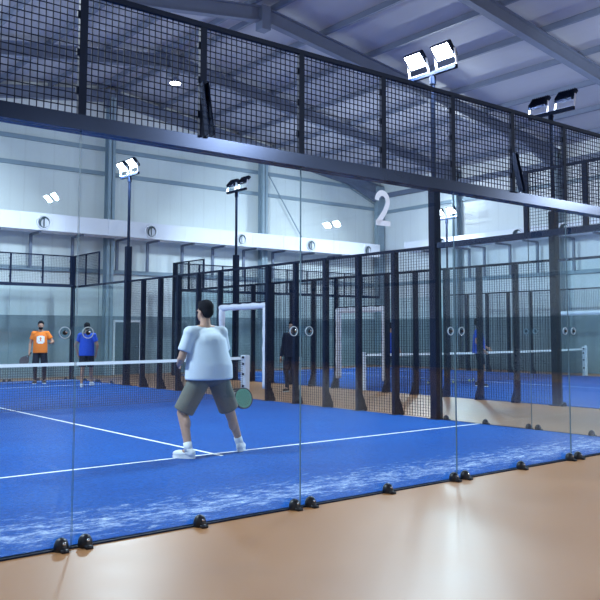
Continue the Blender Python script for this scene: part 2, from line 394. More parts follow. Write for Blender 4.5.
def glass_panel(label, a, b, z1, side, group, clamps=(.08, .5, .92), z0=.012, cat='glass panel'):
    """pane from a to b (2-D), side = outward unit vector where the floor clamps sit"""
    a = Vector((*a, 0)); b = Vector((*b, 0)); d = (b-a).normalized(); n = Vector((*side, 0)); L = (b-a).length
    t = thing('glass_panel', label, cat, tuple(a), group)
    m = MB(); th = .006; g = .004
    p0 = a+d*g; p1 = b-d*g
    vs = [p+n*s*th+Vector((0, 0, z)) for p in (p0, p1) for s in (-1, 1) for z in (z0, z1)]
    m.add(vs, [(0, 1, 5, 4)], 0); m.add(vs, [(2, 6, 7, 3)], 0)
    m.add(vs, [(0, 2, 3, 1)], 1); m.add(vs, [(4, 5, 7, 6)], 1); m.add(vs, [(0, 4, 6, 2)], 1); m.add(vs, [(1, 3, 7, 5)], 1)
    build('pane', m, [GLASS, EDGE], t)
    for s in clamps:
        off = s*L if s in (0, .5, 1) else (.085 if s < .5 else L-.085)
        c = a+d*off+n*.035
        m = MB(); m.lathe(c, (0, 0, 1), [(.048, 0), (.051, .018), (.048, .046), (.037, .072), (.018, .086), (0, .09)], 16)
        m.bar(c-n*.03+Vector((0, 0, .01)), c+n*.085+Vector((0, 0, .01)), .05, .02)
        k = build('floor_clamp', m, RUBBER, t, True)
        m = MB(); q = c+n*.05+Vector((0, 0, .055)); m.ell(q, (.011, .011, .011), None, 10, 8); build('bolt', m, CHROME, k, True)
    return t
def beam_thing(name, label, a, b, zc, w, h, cat='beam'):
    t = thing(name, label, cat, tuple(a)+(zc,))
    m = MB(); m.bar((*a, zc), (*b, zc), w, h); build('rail', m, BEAM, t)
    return t
def upper_mesh(label, o, du, posts, z0, z1, braces=(), out=None, post_w=.05, group=None, wr_=.0027):
    """mesh fence standing on the beam; posts = distances along du"""
    o = Vector((*o, 0)); du = Vector((*du, 0)); nn = Vector((*out, 0)) if out else du.cross(Vector((0, 0, 1)))
    t = thing('mesh_fence', label, 'mesh fence', (o.x, o.y, z0), group)
    for a, b in zip(posts, posts[1:]):
        m = MB(); wires(m, o+du*(a+.02), du, b-a-.04, z0+.015, z1-.02, r=wr_); build('wire_mesh', m, WIRE, t)
    for a in posts:
        p = o+du*a; q = add_post('post', t, (p.x, p.y), z0, z1, post_w if abs(du.x) > .5 else post_w*.6, post_w*.55 if abs(du.x) > .5 else post_w)
        for z in (.2, .5, .8):
            m = MB(); m.bar(p-du*.036+Vector((0, 0, z0+z*(z1-z0)-.025)), p-du*.036+Vector((0, 0, z0+z*(z1-z0)+.025)), .02, .02); build('mesh_clip', m, NAVY, q)
    m = MB(); m.bar(o+du*posts[0]+Vector((0, 0, z1-.02)), o+du*posts[-1]+Vector((0, 0, z1-.02)), .04, .04); build('top_rail', m, NAVY, t)
    for a in braces:
        p = o+du*a
        for s in (-.026, .022):
            m = MB(); m.bar(p+du*s+nn*.03+Vector((0, 0, z0+.45)), p+du*s+nn*.13+Vector((0, 0, z0)), .008, .06, up=du.cross(Vector((0, 0, 1)))); build('brace', m, BEAM, t)
    return t
def side_fence(label, x, y_posts, out, y_off=0, foot=True, open_at=(9, 11), z1=2.97, group=None, clips=()):
    t = thing('side_mesh_fence', label, 'mesh fence', (x, y_posts[0]+y_off, 0), group)
    for a, b in zip(y_posts, y_posts[1:]):
        z0 = 2.18 if (a, b) == open_at else .03
        m = MB(); wires(m, (x, a+y_off+.03, 0), (0, 1, 0), b-a-.06, z0, z1-.02, r=.0022, vk=1.65, pv=.066); build('wire_mesh', m, WIRE, t)
        if z0 > 1:
            m = MB(); m.bar((x, a+y_off, z0-.02), (x, b+y_off, z0-.02), .04, .05); build('door_rail', m, NAVY, t)
    for a in y_posts:
        if a != int(a): continue            # the floodlight pole stands at that end
        q = add_post('post', t, (x, a+y_off), 0, z1, .12, .075, out if foot else 0)
        for z in clips:
            m = MB(); m.box(x-.02, x+.02, a+y_off-.06, a+y_off-.036, z-.03, z+.03); build('mesh_clip', m, NAVY, q)
    m = MB(); m.bar((x, y_posts[0]+y_off, z1), (x, y_posts[-1]+y_off, z1), .05, .05); build('top_rail', m, NAVY, t)
    return t
def pad(p0, p1, r=.075, wob=.010):
    m = MB(); p0 = Vector(p0); p1 = Vector(p1); n = 14; L = (p1-p0).length; d = (p1-p0)/L
    prof = [(.0, 0)]+[(r+wob*math.sin(k*2.1)*random.random(), L*k/n) for k in range(n+1)]+[(.0, L)]
    m.lathe(p0, d, prof, 14); return m
def padded_frame(label, x, y0, y1, z1, out):
    t = thing('padded_frame', label, 'door padding', (x, (y0+y1)/2, 0))
    xi = x-out*.0
    a, b = y0+.09, y1-.09
    build('side_pad', pad((xi, a, .27), (xi, a, z1-.02)), FOAM, t, True); build('side_pad', pad((xi, b, .27), (xi, b, z1-.02)), FOAM, t, True)
    build('top_pad', pad((xi, a-.05, z1+.03), (xi, b+.05, z1+.02), .072, .014), FOAM, t, True)
    return t
def net(label, x0, x1, y, twin=False):
    t = thing('padel_net', label, 'net', ((x0+x1)/2, y, 0))
    m = MB(); L = x1-x0; n = round(L/.045); r = .003
    def top(x): u = abs(x-(x0+x1)/2)/(L/2); return .86+.03*u*u
    for i in range(n+1):
        x = x0+L*i/n; m.bar((x, y, .03), (x, y, top(x)), 2*r, 2*r, up=(0, 1, 0))
    for j in range(19):
        z = .03+.83*j/18; m.bar((x0, y+.004, z), (x1, y+.004, z), 2*r, 2*r)
    build('net_mesh', m, NETM, t)
    m = MB(); k = 20
    for i in range(k):
        xa = x0+L*i/k; xb = x0+L*(i+1)/k
        m.bar((xa, y, top(xa)+.02), (xb, y, top(xb)+.02), .012, .062)
    build('tape', m, TAPE, t)
    for x, s in ((x0, -1), (x1, 1)):
        m = MB(); m.box(x-.0, x+s*.13 if s > 0 else x, y-.10, y+.10, 0, .98) if s > 0 else m.box(x-.13, x, y-.10, y+.10, 0, .98)
        if twin and s > 0:
            m = MB(); m.box(x, x+.06, y-.04, y+.04, 0, 1.0); m.box(x+.15, x+.23, y-.04, y+.04, 0, 1.04); m.box(x, x+.23, y-.03, y+.03, .90, .96); m.box(x, x+.23, y-.03, y+.03, .02, .06)
        p = build('net_post', m, WHITE, t, bevel=.012)
        m = MB()
        for z in (.28, .55, .78, .93): m.box(x-s*.03-.012, x-s*.03+.012, y-.07, y-.03, z-.025, z+.025); m.box(min(x, x-s*.04), max(x, x-s*.04), y-.055, y-.045, z-.006, z+.006)
        build('strap_hook', m, NAVY, p)
    return t
# floodlight pole: one prototype facing +X, copied
def floodlight(label):
    t = thing('floodlight_pole', label, 'floodlight', (0, 0, 0), 'floodlight poles of the courts')
    m = MB(); m.box(-.08, .08, -.075, .075, 0, 3.98); m.box(-.13, .13, -.13, .13, 0, .02); build('sleeve', m, NAVY, t, bevel=.006)
    m = MB(); m.tube((0, 0, 3.9), (0, 0, 6.02), .042, .040, 16); m.tube((0, 0, 5.86), (0, 0, 6.0), .058, .058, 16); build('pole', m, NAVY, t)
    m = MB(); m.box(-.035, .035, -.56, .56, 6.02, 6.09); build('crossarm', m, NAVY, t, bevel=.004)
    for y in (-.33, .33):
        R = Matrix.Rotation(math.radians(42), 3, 'Y')            # face tipped forward: normal = +X and down
        c = Vector((.06, y, 6.37))
        def P(x, yy, z): return c+R @ Vector((x, yy-y, z))
        m = MB()
        def rbox(x0, x1, y0, y1, z0, z1):
            m.add([P(x, yy, z) for z in (z0, z1) for yy in (y0, y1) for x in (x0, x1)], [(0, 2, 3, 1), (4, 5, 7, 6), (0, 1, 5, 4), (2, 6, 7, 3), (0, 4, 6, 2), (1, 3, 7, 5)])
        rbox(-.02, .05, y-.21, y+.21, -.15, .15)
        for k in range(9): rbox(-.055, -.02, y-.19+k*.0475-.006, y-.19+k*.0475+.006, -.13, .13)
        h = build('lamp_head', m, NAVY, t)
        m = MB(); n = R @ Vector((1, 0, 0))
        vs = [P(.052, y+a, b) for a, b in ((-.185, -.13), (.185, -.13), (.185, .13), (-.185, .13))]; m.add(vs, [(0, 1, 2, 3)]); m.add([v+n*.004 for v in vs], [(3, 2, 1, 0)])
        build('lens', m, LENS, h)
        m = MB()
        for s in (-1, 1): m.bar((0, y+s*.235, 6.09), (.05, y+s*.235, 6.36), .04, .012, up=(0, 1, 0))
        m.bar((0, y-.235, 6.095), (0, y+.235, 6.095), .04, .012); build('yoke', m, WHITE, t)
        l = bpy.data.lights.new('flood_light', 'AREA'); l.shape = 'RECTANGLE'; l.size = .36; l.size_y = .28; l.energy = FLOOD; l.color = (.755, .88, 1)
        lo = bpy.data.objects.new('flood_light', l); C.objects.link(lo); lo.parent = t
        lo.location = c+n*.062; lo.rotation_euler = (-n).to_track_quat('Z', 'Y').to_euler()
    return t
def kids(o): return [q for q in bpy.data.objects if q.parent == o]
def copy_tree(o, parent=None):
    c = o.copy(); C.objects.link(c)
    if parent: c.parent = parent
    for k in kids(o): copy_tree(k, c)
    return c
FLOOD = 310
def turf(name, x0, x1, y0):
    """court surface 10 x 20 m with its painted lines in the same mesh"""
    m = MB(); m.box(x0, x1, y0, y0+20, 0, .012, 0)
    m.v = [(a-x0, b-y0, c) for a, b, c in m.v]
    z = .0135; w = .05
    def ln(a, b, c, d): m.add([(a, c, z), (b, c, z), (b, d, z), (a, d, z)], [(0, 1, 2, 3)], 1)
    ln(.02, 9.98, 3.05-w/2, 3.05+w/2); ln(.02, 9.98, 16.95-w/2, 16.95+w/2); ln(5-w/2, 5+w/2, 2.85, 3.05-w/2); ln(5-w/2, 5+w/2, 3.05+w/2, 16.95-w/2); ln(5-w/2, 5+w/2, 16.95+w/2, 17.15)
    o = struct(name, m, [TURF, LINE]); o.location = (x0, y0, 0)
    return o
turf('court_turf', 0, 10, 0)
turf('court_turf', 13.8, 23.8, .2)

# ---- near (left) court
GP = 'glass panels of the near back wall'
NEARL = ['clear near-wall glass panel cut off by the photo\'s left edge, before the man in orange',
         'clear near-wall glass panel in front of the large man in white',
         'clear near-wall glass panel bearing the white numeral 2',
         'clear near-wall glass panel just right of the one with the numeral 2',
         'clear near-wall glass panel cut off by the photo\'s right edge']
for i in range(5): glass_panel(NEARL[i], (2*i, 0), (2*i+2, 0), 2.934, (0, -1), GP)
m = MB(); m.box(0, 10, -.03, .03, 0, .012); m.box(9.97, 10.03, 0, 4, 0, .012); struct('trim_1', m, NAVY)
beam_thing('steel_beam', 'long dark blue steel beam along the top of the near glass wall', (0, 0), (10.05, 0), 2.99, .15, .11)
upper_mesh('dark wire mesh fence on the beam above the near glass wall', (0, 0), (1, 0), list(range(1, 11)), 3.046, 4.0, (3, 7), (0, -1), .06, None, .0033)
SG = 'glass panels of the right side of the near court'
glass_panel('near right side glass panel meeting the near wall, cut by the right edge', (10, .01), (10, 2.03), 2.94, (1, 0), SG)
glass_panel('near right side glass panel next to the tall pole at the fence end', (10, 2.03), (10, 3.90), 2.94, (1, 0), SG)
glass_panel('far right side glass panel of the left court nearest its far corner', (10, 18), (10, 19.93), 2.94, (1, 0), SG)
glass_panel('far right side glass panel of the left court next to the fence and pole', (10, 16.08), (10, 18), 2.94, (1, 0), SG)
beam_thing('steel_beam', 'dark steel beam on top of the near right side glass', (10, .08), (10, 3.90), 2.985, .11, .09)
beam_thing('steel_beam', 'dark steel beam on top of the far right side glass of the left court', (10, 16.06), (10, 20), 2.975, .07, .06)
upper_mesh('dark wire mesh fence above the near right side glass, at the photo\'s right edge', (10, 0), (0, 1), [.1, 1, 2.05], 3.03, 4.0, (), (1, 0), .08)
upper_mesh('short wire mesh fence above the far right corner glass of the left court', (10, 18), (0, 1), [0, 1, 1.91], 3.0, 4.0, (), (1, 0), .06)
side_fence('tall dark mesh fence along the right side of the left court', 10, [4.09, 5, 6, 7, 8, 9, 11, 12, 13, 14, 15, 15.91], 1, clips=(.5, 1.2, 1.9, 2.6))
padded_frame('white padded doorway in the fence behind the large man in white', 10, 9, 11, 2.06, 1)
net('padel net across the left court, its white end post behind the man in white', 0, 10, 10)
FG = 'glass panels of the far back wall of the left court'
glass_panel('far back wall glass panel behind the man in orange, cut by the left edge', (6, 20), (8, 20), 2.97, (0, 1), FG)
glass_panel('far back wall glass panel of the left court ending at its far corner post', (8, 20), (9.93, 20), 2.97, (0, 1), FG)
beam_thing('steel_beam', 'dark steel beam on the far back wall behind the man in orange', (4, 20), (10, 20), 3.02, .09, .10)
upper_mesh('wire mesh fence above the far back wall behind the man in orange', (4, 20), (1, 0), [0, 1, 2, 3, 4, 5, 5.91], 3.07, 4.0, (), (0, 1), .06)
t = thing('corner_post', 'dark corner post at the far right corner of the left court', 'post', (10, 20, 0)); add_post('steel_tube', t, (10, 20), 0, 4.0, .11, .11)
# numeral on the glass
def numeral():
    t = .054
    def arc(cx, cz, r, a0, a1, n): return [(cx+r*math.cos(math.radians(a0+(a1-a0)*k/n)), cz+r*math.sin(math.radians(a0+(a1-a0)*k/n))) for k in range(n+1)]
    c = arc(.095, .225, .072, 178, -28, 18)+[(.125, .13), (.075, .07), (.032, .024)]
    left, right = [], []
    for i, p in enumerate(c):
        a = Vector(c[max(0, i-1)]); b = Vector(c[min(len(c)-1, i+1)]); d = (b-a).normalized(); n = Vector((-d.y, d.x))
        left.append(Vector(p)+n*t/2); right.append(Vector(p)-n*t/2)
    m = MB(); y0 = -.0085
    def V(p): return (4.885+p[0], y0, 2.505+p[1]*1.06)
    for i in range(len(c)-1):
        q = [V(left[i]), V(left[i+1]), V(right[i+1]), V(right[i])]; m.add(q, [(0, 1, 2, 3)])
    q = [V((.008, .0)), V((.198, .0)), V((.198, .048)), V((.008, .048))]; m.add(q, [(0, 1, 2, 3)])
    m.v[-4:] = [(x, y-.0012, z) for x, y, z in m.v[-4:]]
    n = len(m.v); fs = list(m.f)
    m.v += [(x, y+.0008, z) for x, y, z in m.v[:n]]; m.f += [tuple(i+n for i in f)[::-1] for f in fs]; m.m = [0]*len(m.f)
    o = build('court_number', m, NUM); o['label'] = 'white numeral 2 stuck on the near glass wall'; o['category'] = 'number sign'
numeral()
# clear connector plates over the glass joints
def connector(label, c, du, n):
    c = Vector(c); du = Vector(du); n = Vector(n)
    t = thing('connector_plate', label, 'glass connector', tuple(c), 'clear connector plates on the glass joints')
    hw, r = .084, .043; poly = []
    for k in range(13): a = -PI/2+PI*k/12; poly.append((hw+r*math.cos(a), r*math.sin(a)))
    for k in range(13): a = PI/2+PI*k/12; poly.append((-hw+r*math.cos(a), r*math.sin(a)))
    m = MB(); m.prism(poly, c+n*.008, du, (0, 0, 1), n*.012); build('plate', m, ACRYL, t)
    for s in (-1, 1):
        q = c+du*s*hw+n*.02
        m = MB(); m.lathe(q, n, [(.040, -.013), (.043, .0), (.040, .004), (.036, .0)], 24); build('ring', m, RING, t, True)
        m = MB(); m.lathe(q, n, [(.017, 0), (.017, .008), (.012, .016), (0, .019)], 16); b = build('bolt', m, RUBBER, t, True)
        m = MB(); m.ell(q+n*.014+Vector((0, 0, .005))+du*.004, (.009, .009, .009), None, 10, 8); build('bolt_head', m, CHROME, b, True)
connector('clear connector plate over the leftmost near joint, before the man in blue', (1.995, 0, 1.49), (1, 0, 0), (0, -1, 0))
connector('clear connector plate over the near joint right of the man in white', (4, 0, 1.5), (1, 0, 0), (0, -1, 0))
connector('clear connector plate over the near joint right of the tall pole', (6, 0, 1.5), (1, 0, 0), (0, -1, 0))
connector('clear connector plate over the rightmost near joint', (8, 0, 1.5), (1, 0, 0), (0, -1, 0))
connector('faint clear connector plate over the joint of the right side glass', (10, 2.03, 1.5), (0, 1, 0), (1, 0, 0))

# ---- neighbouring court
NX, NY = 13.8, .2
NG = 'glass panels of the neighbouring court'
glass_panel('side glass panel of the neighbouring court, at the photo\'s right edge', (NX, 2+NY), (NX, 3.90+NY), 2.94, (-1, 0), NG)
beam_thing('steel_beam', 'dark rail on the near side glass of the neighbouring court at the right edge', (NX, 2+NY), (NX, 3.90+NY), 2.96, .05, .05)
glass_panel('far left side glass panel of the neighbouring court by its fence end', (NX, 16.08+NY), (NX, 18+NY), 2.94, (-1, 0), NG, ())
glass_panel('far left side glass panel of the neighbouring court at its far corner', (NX, 18+NY), (NX, 19.93+NY), 2.94, (-1, 0), NG, ())
beam_thing('steel_beam', 'dark steel beam on the far left side glass of the neighbouring court', (NX, 16.06+NY), (NX, 20+NY), 2.975, .07, .07)
upper_mesh('short wire mesh fence above the far left corner glass of the neighbouring court', (NX, 18+NY), (0, 1), [0, 1, 1.9], 3.0, 4.0, (), (1, 0), .07)
side_fence('tall dark mesh fence along the left side of the neighbouring court', NX, [4.09, 5, 6, 7, 8, 9, 11, 12, 13, 14, 15, 15.91], -1, NY)
padded_frame('white padded doorway in the fence of the neighbouring court, behind the numeral\'s panel', NX, 9+NY, 11+NY, 2.06, -1)
net('padel net across the neighbouring court on the right', NX, NX+10, 10+NY-.1, True)
BL = ['far back wall glass panel of the neighbouring court at its left corner', 'far back wall glass panel of the neighbouring court, second from its left corner',
      'far back wall glass panel in the middle of the neighbouring court', 'far back wall glass panel of the neighbouring court, second from its right corner', 'far back wall glass panel of the neighbouring court at its right corner']
for i in range(5): glass_panel(BL[i], (NX+2*i+(.07 if i == 0 else 0), 20+NY), (NX+2*i+2, 20+NY), 2.97, (0, 1), NG, ())
beam_thing('steel_beam', 'dark steel beam on the far back wall of the neighbouring court', (NX, 20+NY), (NX+10, 20+NY), 3.02, .09, .10)
upper_mesh('wire mesh fence above the far back wall of the neighbouring court', (NX, 20+NY), (1, 0), [.09]+list(range(1, 11)), 3.07, 4.0, (), (0, 1), .06)
t = thing('corner_post', 'dark corner post at the far left corner of the neighbouring court', 'post', (NX, 20+NY, 0)); add_post('steel_tube', t, (NX, 20+NY), 0, 4.0, .11, .11)
side_fence('distant dark mesh fence along the far right side of the neighbouring court', NX+10, [8, 9, 11, 12, 13, 14, 15, 15.91], 1, NY)
padded_frame('distant white padded doorway at the photo\'s right edge behind the far net post', NX+10, 9+NY, 11+NY, 2.12, 1)
glass_panel('far right side glass panel of the neighbouring court by its fence end', (NX+10, 16.08+NY), (NX+10, 18+NY), 2.94, (1, 0), NG, ())
glass_panel('far right side glass panel of the neighbouring court at its far corner', (NX+10, 18+NY), (NX+10, 20+NY), 2.94, (1, 0), NG, ())

# ---- floodlight poles
POLES = [((10.0, 4.0), PI, 'tall dark floodlight pole with glaring lamps at the near end of the middle fence'),
         ((10.0, 16.0), PI, 'floodlight pole with glaring lamps left of the man in white'),
         ((NX, 16+NY), 0, 'floodlight pole with dark unlit-side lamp heads above the man in white'),
         ((NX, 4+NY), 0, 'floodlight pole with two dark lamp heads above the mesh at upper right'),
         ((NX+10, 16+NY), PI, 'distant floodlight pole whose lit lamps glare right of the tall near pole'),
         ((NX+10, 4+NY), PI, 'floodlight pole beyond the right edge of the photo'),
         ((0, 4), 0, 'floodlight pole beside the near left corner, outside the photo'),
         ((0, 16), 0, 'floodlight pole beside the far left corner, outside the photo'),
         ((10.0, -10.5), PI, 'floodlight pole behind the viewer, over the nearer end of the rear left court'),
         ((23.8, -10.5), PI, 'floodlight pole behind the viewer, over the nearer end of the rear right court'),
         ((10.4, -22.9), PI, 'floodlight pole behind the viewer, mirrored in the left glass'),
         ((22.8, -22.1), PI, 'floodlight pole behind the viewer, mirrored beside the numeral 2')]
proto = floodlight('')
for i, ((x, y), a, lab) in enumerate(POLES):
    o = proto if i == 0 else copy_tree(proto)
    o.location = (x, y, 0); o.rotation_euler = (0, 0, a); o['label'] = lab

# ------------------------------------------------------------------ people
DG = None
def sculpt(name, mb, mt, parent, voxel, smooth=4, label=None):
    """fuse overlapping rounded volumes into one continuous skin"""
    me = bpy.data.meshes.new(name); me.from_pydata(mb.v, [], mb.f)
    b = bmesh.new(); b.from_mesh(me); bmesh.ops.recalc_face_normals(b, faces=b.faces[:]); b.to_mesh(me); b.free()
    tmp = bpy.data.objects.new('tmp', me); C.objects.link(tmp)
    r = tmp.modifiers.new('r', 'REMESH'); r.mode = 'VOXEL'; r.voxel_size = voxel
    s = tmp.modifiers.new('s', 'SMOOTH'); s.iterations = smooth; s.factor = .5
    dg = bpy.context.evaluated_depsgraph_get()
    out = bpy.data.meshes.new_from_object(tmp.evaluated_get(dg), depsgraph=dg)
    bpy.data.objects.remove(tmp); bpy.data.meshes.remove(me)
    out.name = name; out.materials.clear(); out.materials.append(mt)
    out.polygons.foreach_set('use_smooth', [True]*len(out.polygons))
    o = bpy.data.objects.new(name, out); C.objects.link(o); o.parent = parent
    if label: o['label'] = label
    return o
def ik(a, c, l1, l2, pole):
    a = Vector(a); c = Vector(c); d = c-a; D = min(d.length, (l1+l2)*.999); u = d.normalized()
    x = (l1*l1-l2*l2+D*D)/(2*D); h = math.sqrt(max(0, l1*l1-x*x))
    p = Vector(pole); p = (p-u*p.dot(u)).normalized()
    return a+u*x+p*h, a+u*D
def hand(m, w, d, palm_n, s, grip=None):
    """palm, four bent fingers and a thumb; d along forearm, palm_n = palm direction"""
    d = Vector(d).normalized(); n = Vector(palm_n); n = (n-d*n.dot(d)).normalized(); a = d.cross(n)
    R = Matrix((a, d, n)).transposed()
    m.ell(w+d*.045*s, (.040*s, .052*s, .019*s), R, 14, 10); m.cone(w-d*.02*s, .026*s, w+d*.02*s, .027*s)
    curl = 1.0 if grip else .38
    for k, (off, ln) in enumerate(((-.030, .062), (-.010, .074), (.011, .070), (.031, .055))):
        p = w+d*.085*s+a*off*s; dd = d; r = .0095*s
        for j in range(3):
            ang = curl*(.55+.25*j); q = (dd*math.cos(ang)+n*math.sin(ang)).normalized()
            e = p+q*ln*s*(.44, .32, .26)[j]; m.cone(p, r, e, r*.92); p, dd, r = e, q, r*.92
    p = w+d*.03*s-a*.030*s; q = (d*.7-a*.65+n*.35).normalized(); e = p+q*.045*s; m.cone(p, .0125*s, e, .0105*s)
    q2 = (d*.85-a*.05+n*.55*(2 if grip else 1)).normalized(); m.cone(e, .0105*s, e+q2*.034*s, .009*s)
def frus(m, p0, r0, p1, r1, sx=1.): m.tube(p0, p1, r0, r1, 20)
def person(label, loc, rz, H, feet, hands, shirt, shorts, skin, shoe, heavy=1., voxel=.009, foot_yaw=(.2, -.2), socks=None, hair=HAIR, beard=False,
           long_legs=None, grip=(False, False), head_yaw=0., head_tilt=0., drop=0., lean=(0, 0), sleeve=.62, hem=.86, pole_e=None, print_=False, leg_cut=.56, long_sleeves=False):
    s = H/1.78
    t = thing('person', label, 'person', (*loc, .0135)); t.rotation_euler = (0, 0, rz)
    V = lambda x, y, z: Vector((x*s, y*s, z*s))
    lx, ly = lean
    pel = V(0, 0, .95-drop); che = V(lx*.6, ly*.6, 1.30-drop); nek = V(lx, ly, 1.49-drop); hd = V(lx*1.1, ly*1.1-.012, 1.66-drop)
    Rh = Matrix.Rotation(head_yaw, 3, 'Z') @ Matrix.Rotation(head_tilt, 3, 'X')
    m = MB(); sm = MB(); pm = MB(); w = heavy
    # trunk
    m.ell(pel, (.165*s*w, .115*s*w, .125*s)); m.ell(pel+V(0, -.005*w, .14), (.145*s*w, .108*s*w, .15*s)); m.ell(che, (.165*s*w**.6, .112*s*w**.7, .17*s))
    m.ell(che+V(0, .01, .10), (.15*s*w**.5, .085*s, .085*s)); m.cone(nek-V(0, 0, .03), .062*s, nek+(hd-nek)*.55, .054*s)
    # head: skull, jaw, nose, ears, brow
    for c, r in (((0, .012, .03), (.076, .094, .092)), ((0, -.030, -.045), (.060, .062, .070)), ((0, -.060, -.085), (.032, .028, .026)), ((0, -.080, .012), (.052, .018, .014)), ((.077, .01, -.015), (.010, .022, .034)), ((-.077, .01, -.015), (.010, .022, .034)), ((0, -.095, -.022), (.013, .020, .018)), ((0, -.086, -.005), (.010, .014, .026))):
        m.ell(hd+Rh @ V(*c), tuple(q*s for q in r), Rh)
    # legs
    knees = []; ank = []
    for i, sx in enumerate((1, -1)):
        hip = pel+V(sx*.088*w**.5, 0, -.03); an = V(feet[i][0], feet[i][1], .085+(feet[i][2] if len(feet[i]) > 2 else 0)); fy = foot_yaw[i]; fd = Vector((math.sin(fy), -math.cos(fy), 0))
        kn, an = ik(hip, an, .43*s, .425*s, fd); knees.append(kn); ank.append(an)
        m.cone(hip, .088*s*w**.6, kn, .056*s*w**.4); m.cone(kn, .055*s*w**.4, an, .036*s)
        cal = kn+(an-kn)*.32-fd*.018*s; m.ell(cal, (.050*s, .052*s, .11*s))
        m.cone(an, .036*s, an+fd*.12*s-V(0, 0, .045), .030*s); m.ell(an-fd*.03*s-V(0, 0, .045), (.032*s, .034*s, .03*s))
        # shorts
        q = kn if long_legs is None and leg_cut < 0 else hip+(kn-hip)*leg_cut*1.6 if leg_cut*1.6 < 1 else kn
        end = hip+(kn-hip)*min(1, leg_cut*1.55)
        frus(pm, hip+V(0, 0, .0), .097*s*w**.6, end, .092*s*w**.6); pm.ell(hip, (.097*s*w**.6, .10*s*w**.6, .10*s))
        # shoes
        z0 = an-V(0, 0, .085); Rf = Matrix.Rotation(fy, 3, 'Z'); sh = MB()
        sh.ell(z0+fd*.10*s+V(0, 0, .045), (.047*s, .105*s, .042*s), Rf); sh.ell(z0-fd*.02*s+V(0, 0, .055), (.042*s, .062*s, .055*s), Rf); frus(sh, z0+V(0, 0, .05), .045*s, z0+V(0, 0, .105)-fd*.005*s, .043*s)
        so = sculpt('shoe', sh, shoe, t, .007, 3)
        sl = MB(); out = [(.046*math.cos(a)*(1 if math.sin(a) > 0 else .9), .062+.142*math.sin(a)) for a in [2*PI*k/24 for k in range(24)]]
        sl.prism([(p[0]*s, p[1]*s) for p in out], z0, Vector((math.cos(fy), math.sin(fy), 0)), fd, (0, 0, .026*s)); sb = build('sole', sl, SHOEW); sb.parent = so
        if socks:
            k = MB(); frus(k, z0+V(0, 0, .07), .046*s, z0+V(0, 0, .07)+(kn-an)*.24, .047*s); build('sock', k, socks, smooth=True).parent = t
        if long_legs:
            k = MB(); k.cone(kn+V(0, 0, .06), .066*s, kn, .064*s); k.cone(kn, .063*s, an+(kn-an)*.1, .046*s); k.ell(cal, (.058*s, .06*s, .12*s)); sculpt('legging', k, long_legs, t, .010, 3)
    pm.ell(pel, (.172*s*w, .122*s*w, .13*s)); pm.ell(pel+V(0, 0, .08), (.160*s*w, .120*s*w, .10*s))
    # arms
    for i, sx in enumerate((1, -1)):
        shd = nek+V(sx*.175*w**.35, .01, -.06); wr = V(*hands[i])
        pe = Vector(pole_e[i]) if pole_e else Vector((sx*.5, 1, -.2))
        el, wr = ik(shd, wr, .30*s, .265*s, pe)
        m.ell(shd, (.062*s, .062*s, .06*s)); m.cone(shd, .054*s, el, .041*s); m.cone(el, .041*s, wr, .027*s); m.ell(el+(wr-el)*.25, (.042*s, .042*s, .05*s))
        m.cone(nek+V(0, 0, -.01), .05*s, shd, .05*s)
        pn = Vector((-sx, -.3, 0)) if hands[i][2] < 1.05 else Vector((-sx*.2, -.3, 1))
        hand(m, wr, (wr-el) if not grip[i] else (wr-el)*1., pn, s, grip[i])
        ce = shd+(el-shd)*sleeve
        sm.ell(shd-V(sx*.0, 0, .004), (.076*s, .078*s, .074*s)); frus(sm, shd-V(0, 0, .01), .070*s, ce, .073*s); sm.cone(nek+V(0, 0, -.035), .056*s, shd+V(sx*.012, .0, -.002), .068*s)
        if long_sleeves:
            frus(sm, shd, .066*s, el, .056*s); sm.ell(el, (.056*s,)*3); frus(sm, el, .056*s, wr, .042*s)
    # shirt trunk, flat hem
    sm.ell(che, (.182*s*w**.6, .130*s*w**.7, .175*s)); sm.ell(che+V(0, .01, .10), (.165*s*w**.5, .102*s, .09*s))
    sm.ell(pel+V(0, -.005, .16), (.166*s*w, .130*s*w, .17*s))
    n = 48; zh = hem*s-drop*s; zt = 1.22*s-drop*s
    ring = lambda z, a, b: [(a*math.cos(2*PI*k/n), b*math.sin(2*PI*k/n)-.004, z) for k in range(n)]
    vs = ring(zh, .190*s*w, .152*s*w)+ring((zh+zt)/2, .187*s*w, .148*s*w)+[(x+che.x*.7, y+che.y*.7, z) for x, y, z in ring(zt, .180*s*w**.8, .136*s*w**.8)]+[(x+che.x*.9, y+che.y*.9+.006, z) for x, y, z in ring(zt+.13*s, .182*s*w**.55, .124*s*w**.6)]+[(x+lx*s*.9, y+ly*s*.9+.008, z) for x, y, z in ring(zt+.22*s, .145*s, .092*s)]
    sm.add(vs, [(j*n+k, j*n+(k+1) % n, (j+1)*n+(k+1) % n, (j+1)*n+k) for j in range(4) for k in range(n)]+[tuple(range(n))[::-1], tuple(range(4*n, 5*n))])
    body = sculpt('body', m, skin, t, voxel, 3)
    sho = sculpt('shirt', sm, shirt, t, max(voxel, .009), 16)
    sculpt('shorts' if not long_legs or shorts is not long_legs else 'trousers', pm, shorts, t, max(voxel, .010), 3)
    # hair cap, eyes, mouth
    k = MB()
    for c, r in (((0, .020, .050), (.083, .098, .088)), ((0, .055, .0), (.072, .062, .075)), ((0, -.05, .098), (.055, .04, .026))): k.ell(hd+Rh @ V(*c), tuple(q*s for q in r), Rh)
    k.ell(hd+Rh @ V(.068, .012, .03), (.016*s, .03*s, .05*s), Rh); k.ell(hd+Rh @ V(-.068, .012, .03), (.016*s, .03*s, .05*s), Rh)
    sculpt('hair', k, hair, t, .008, 2)
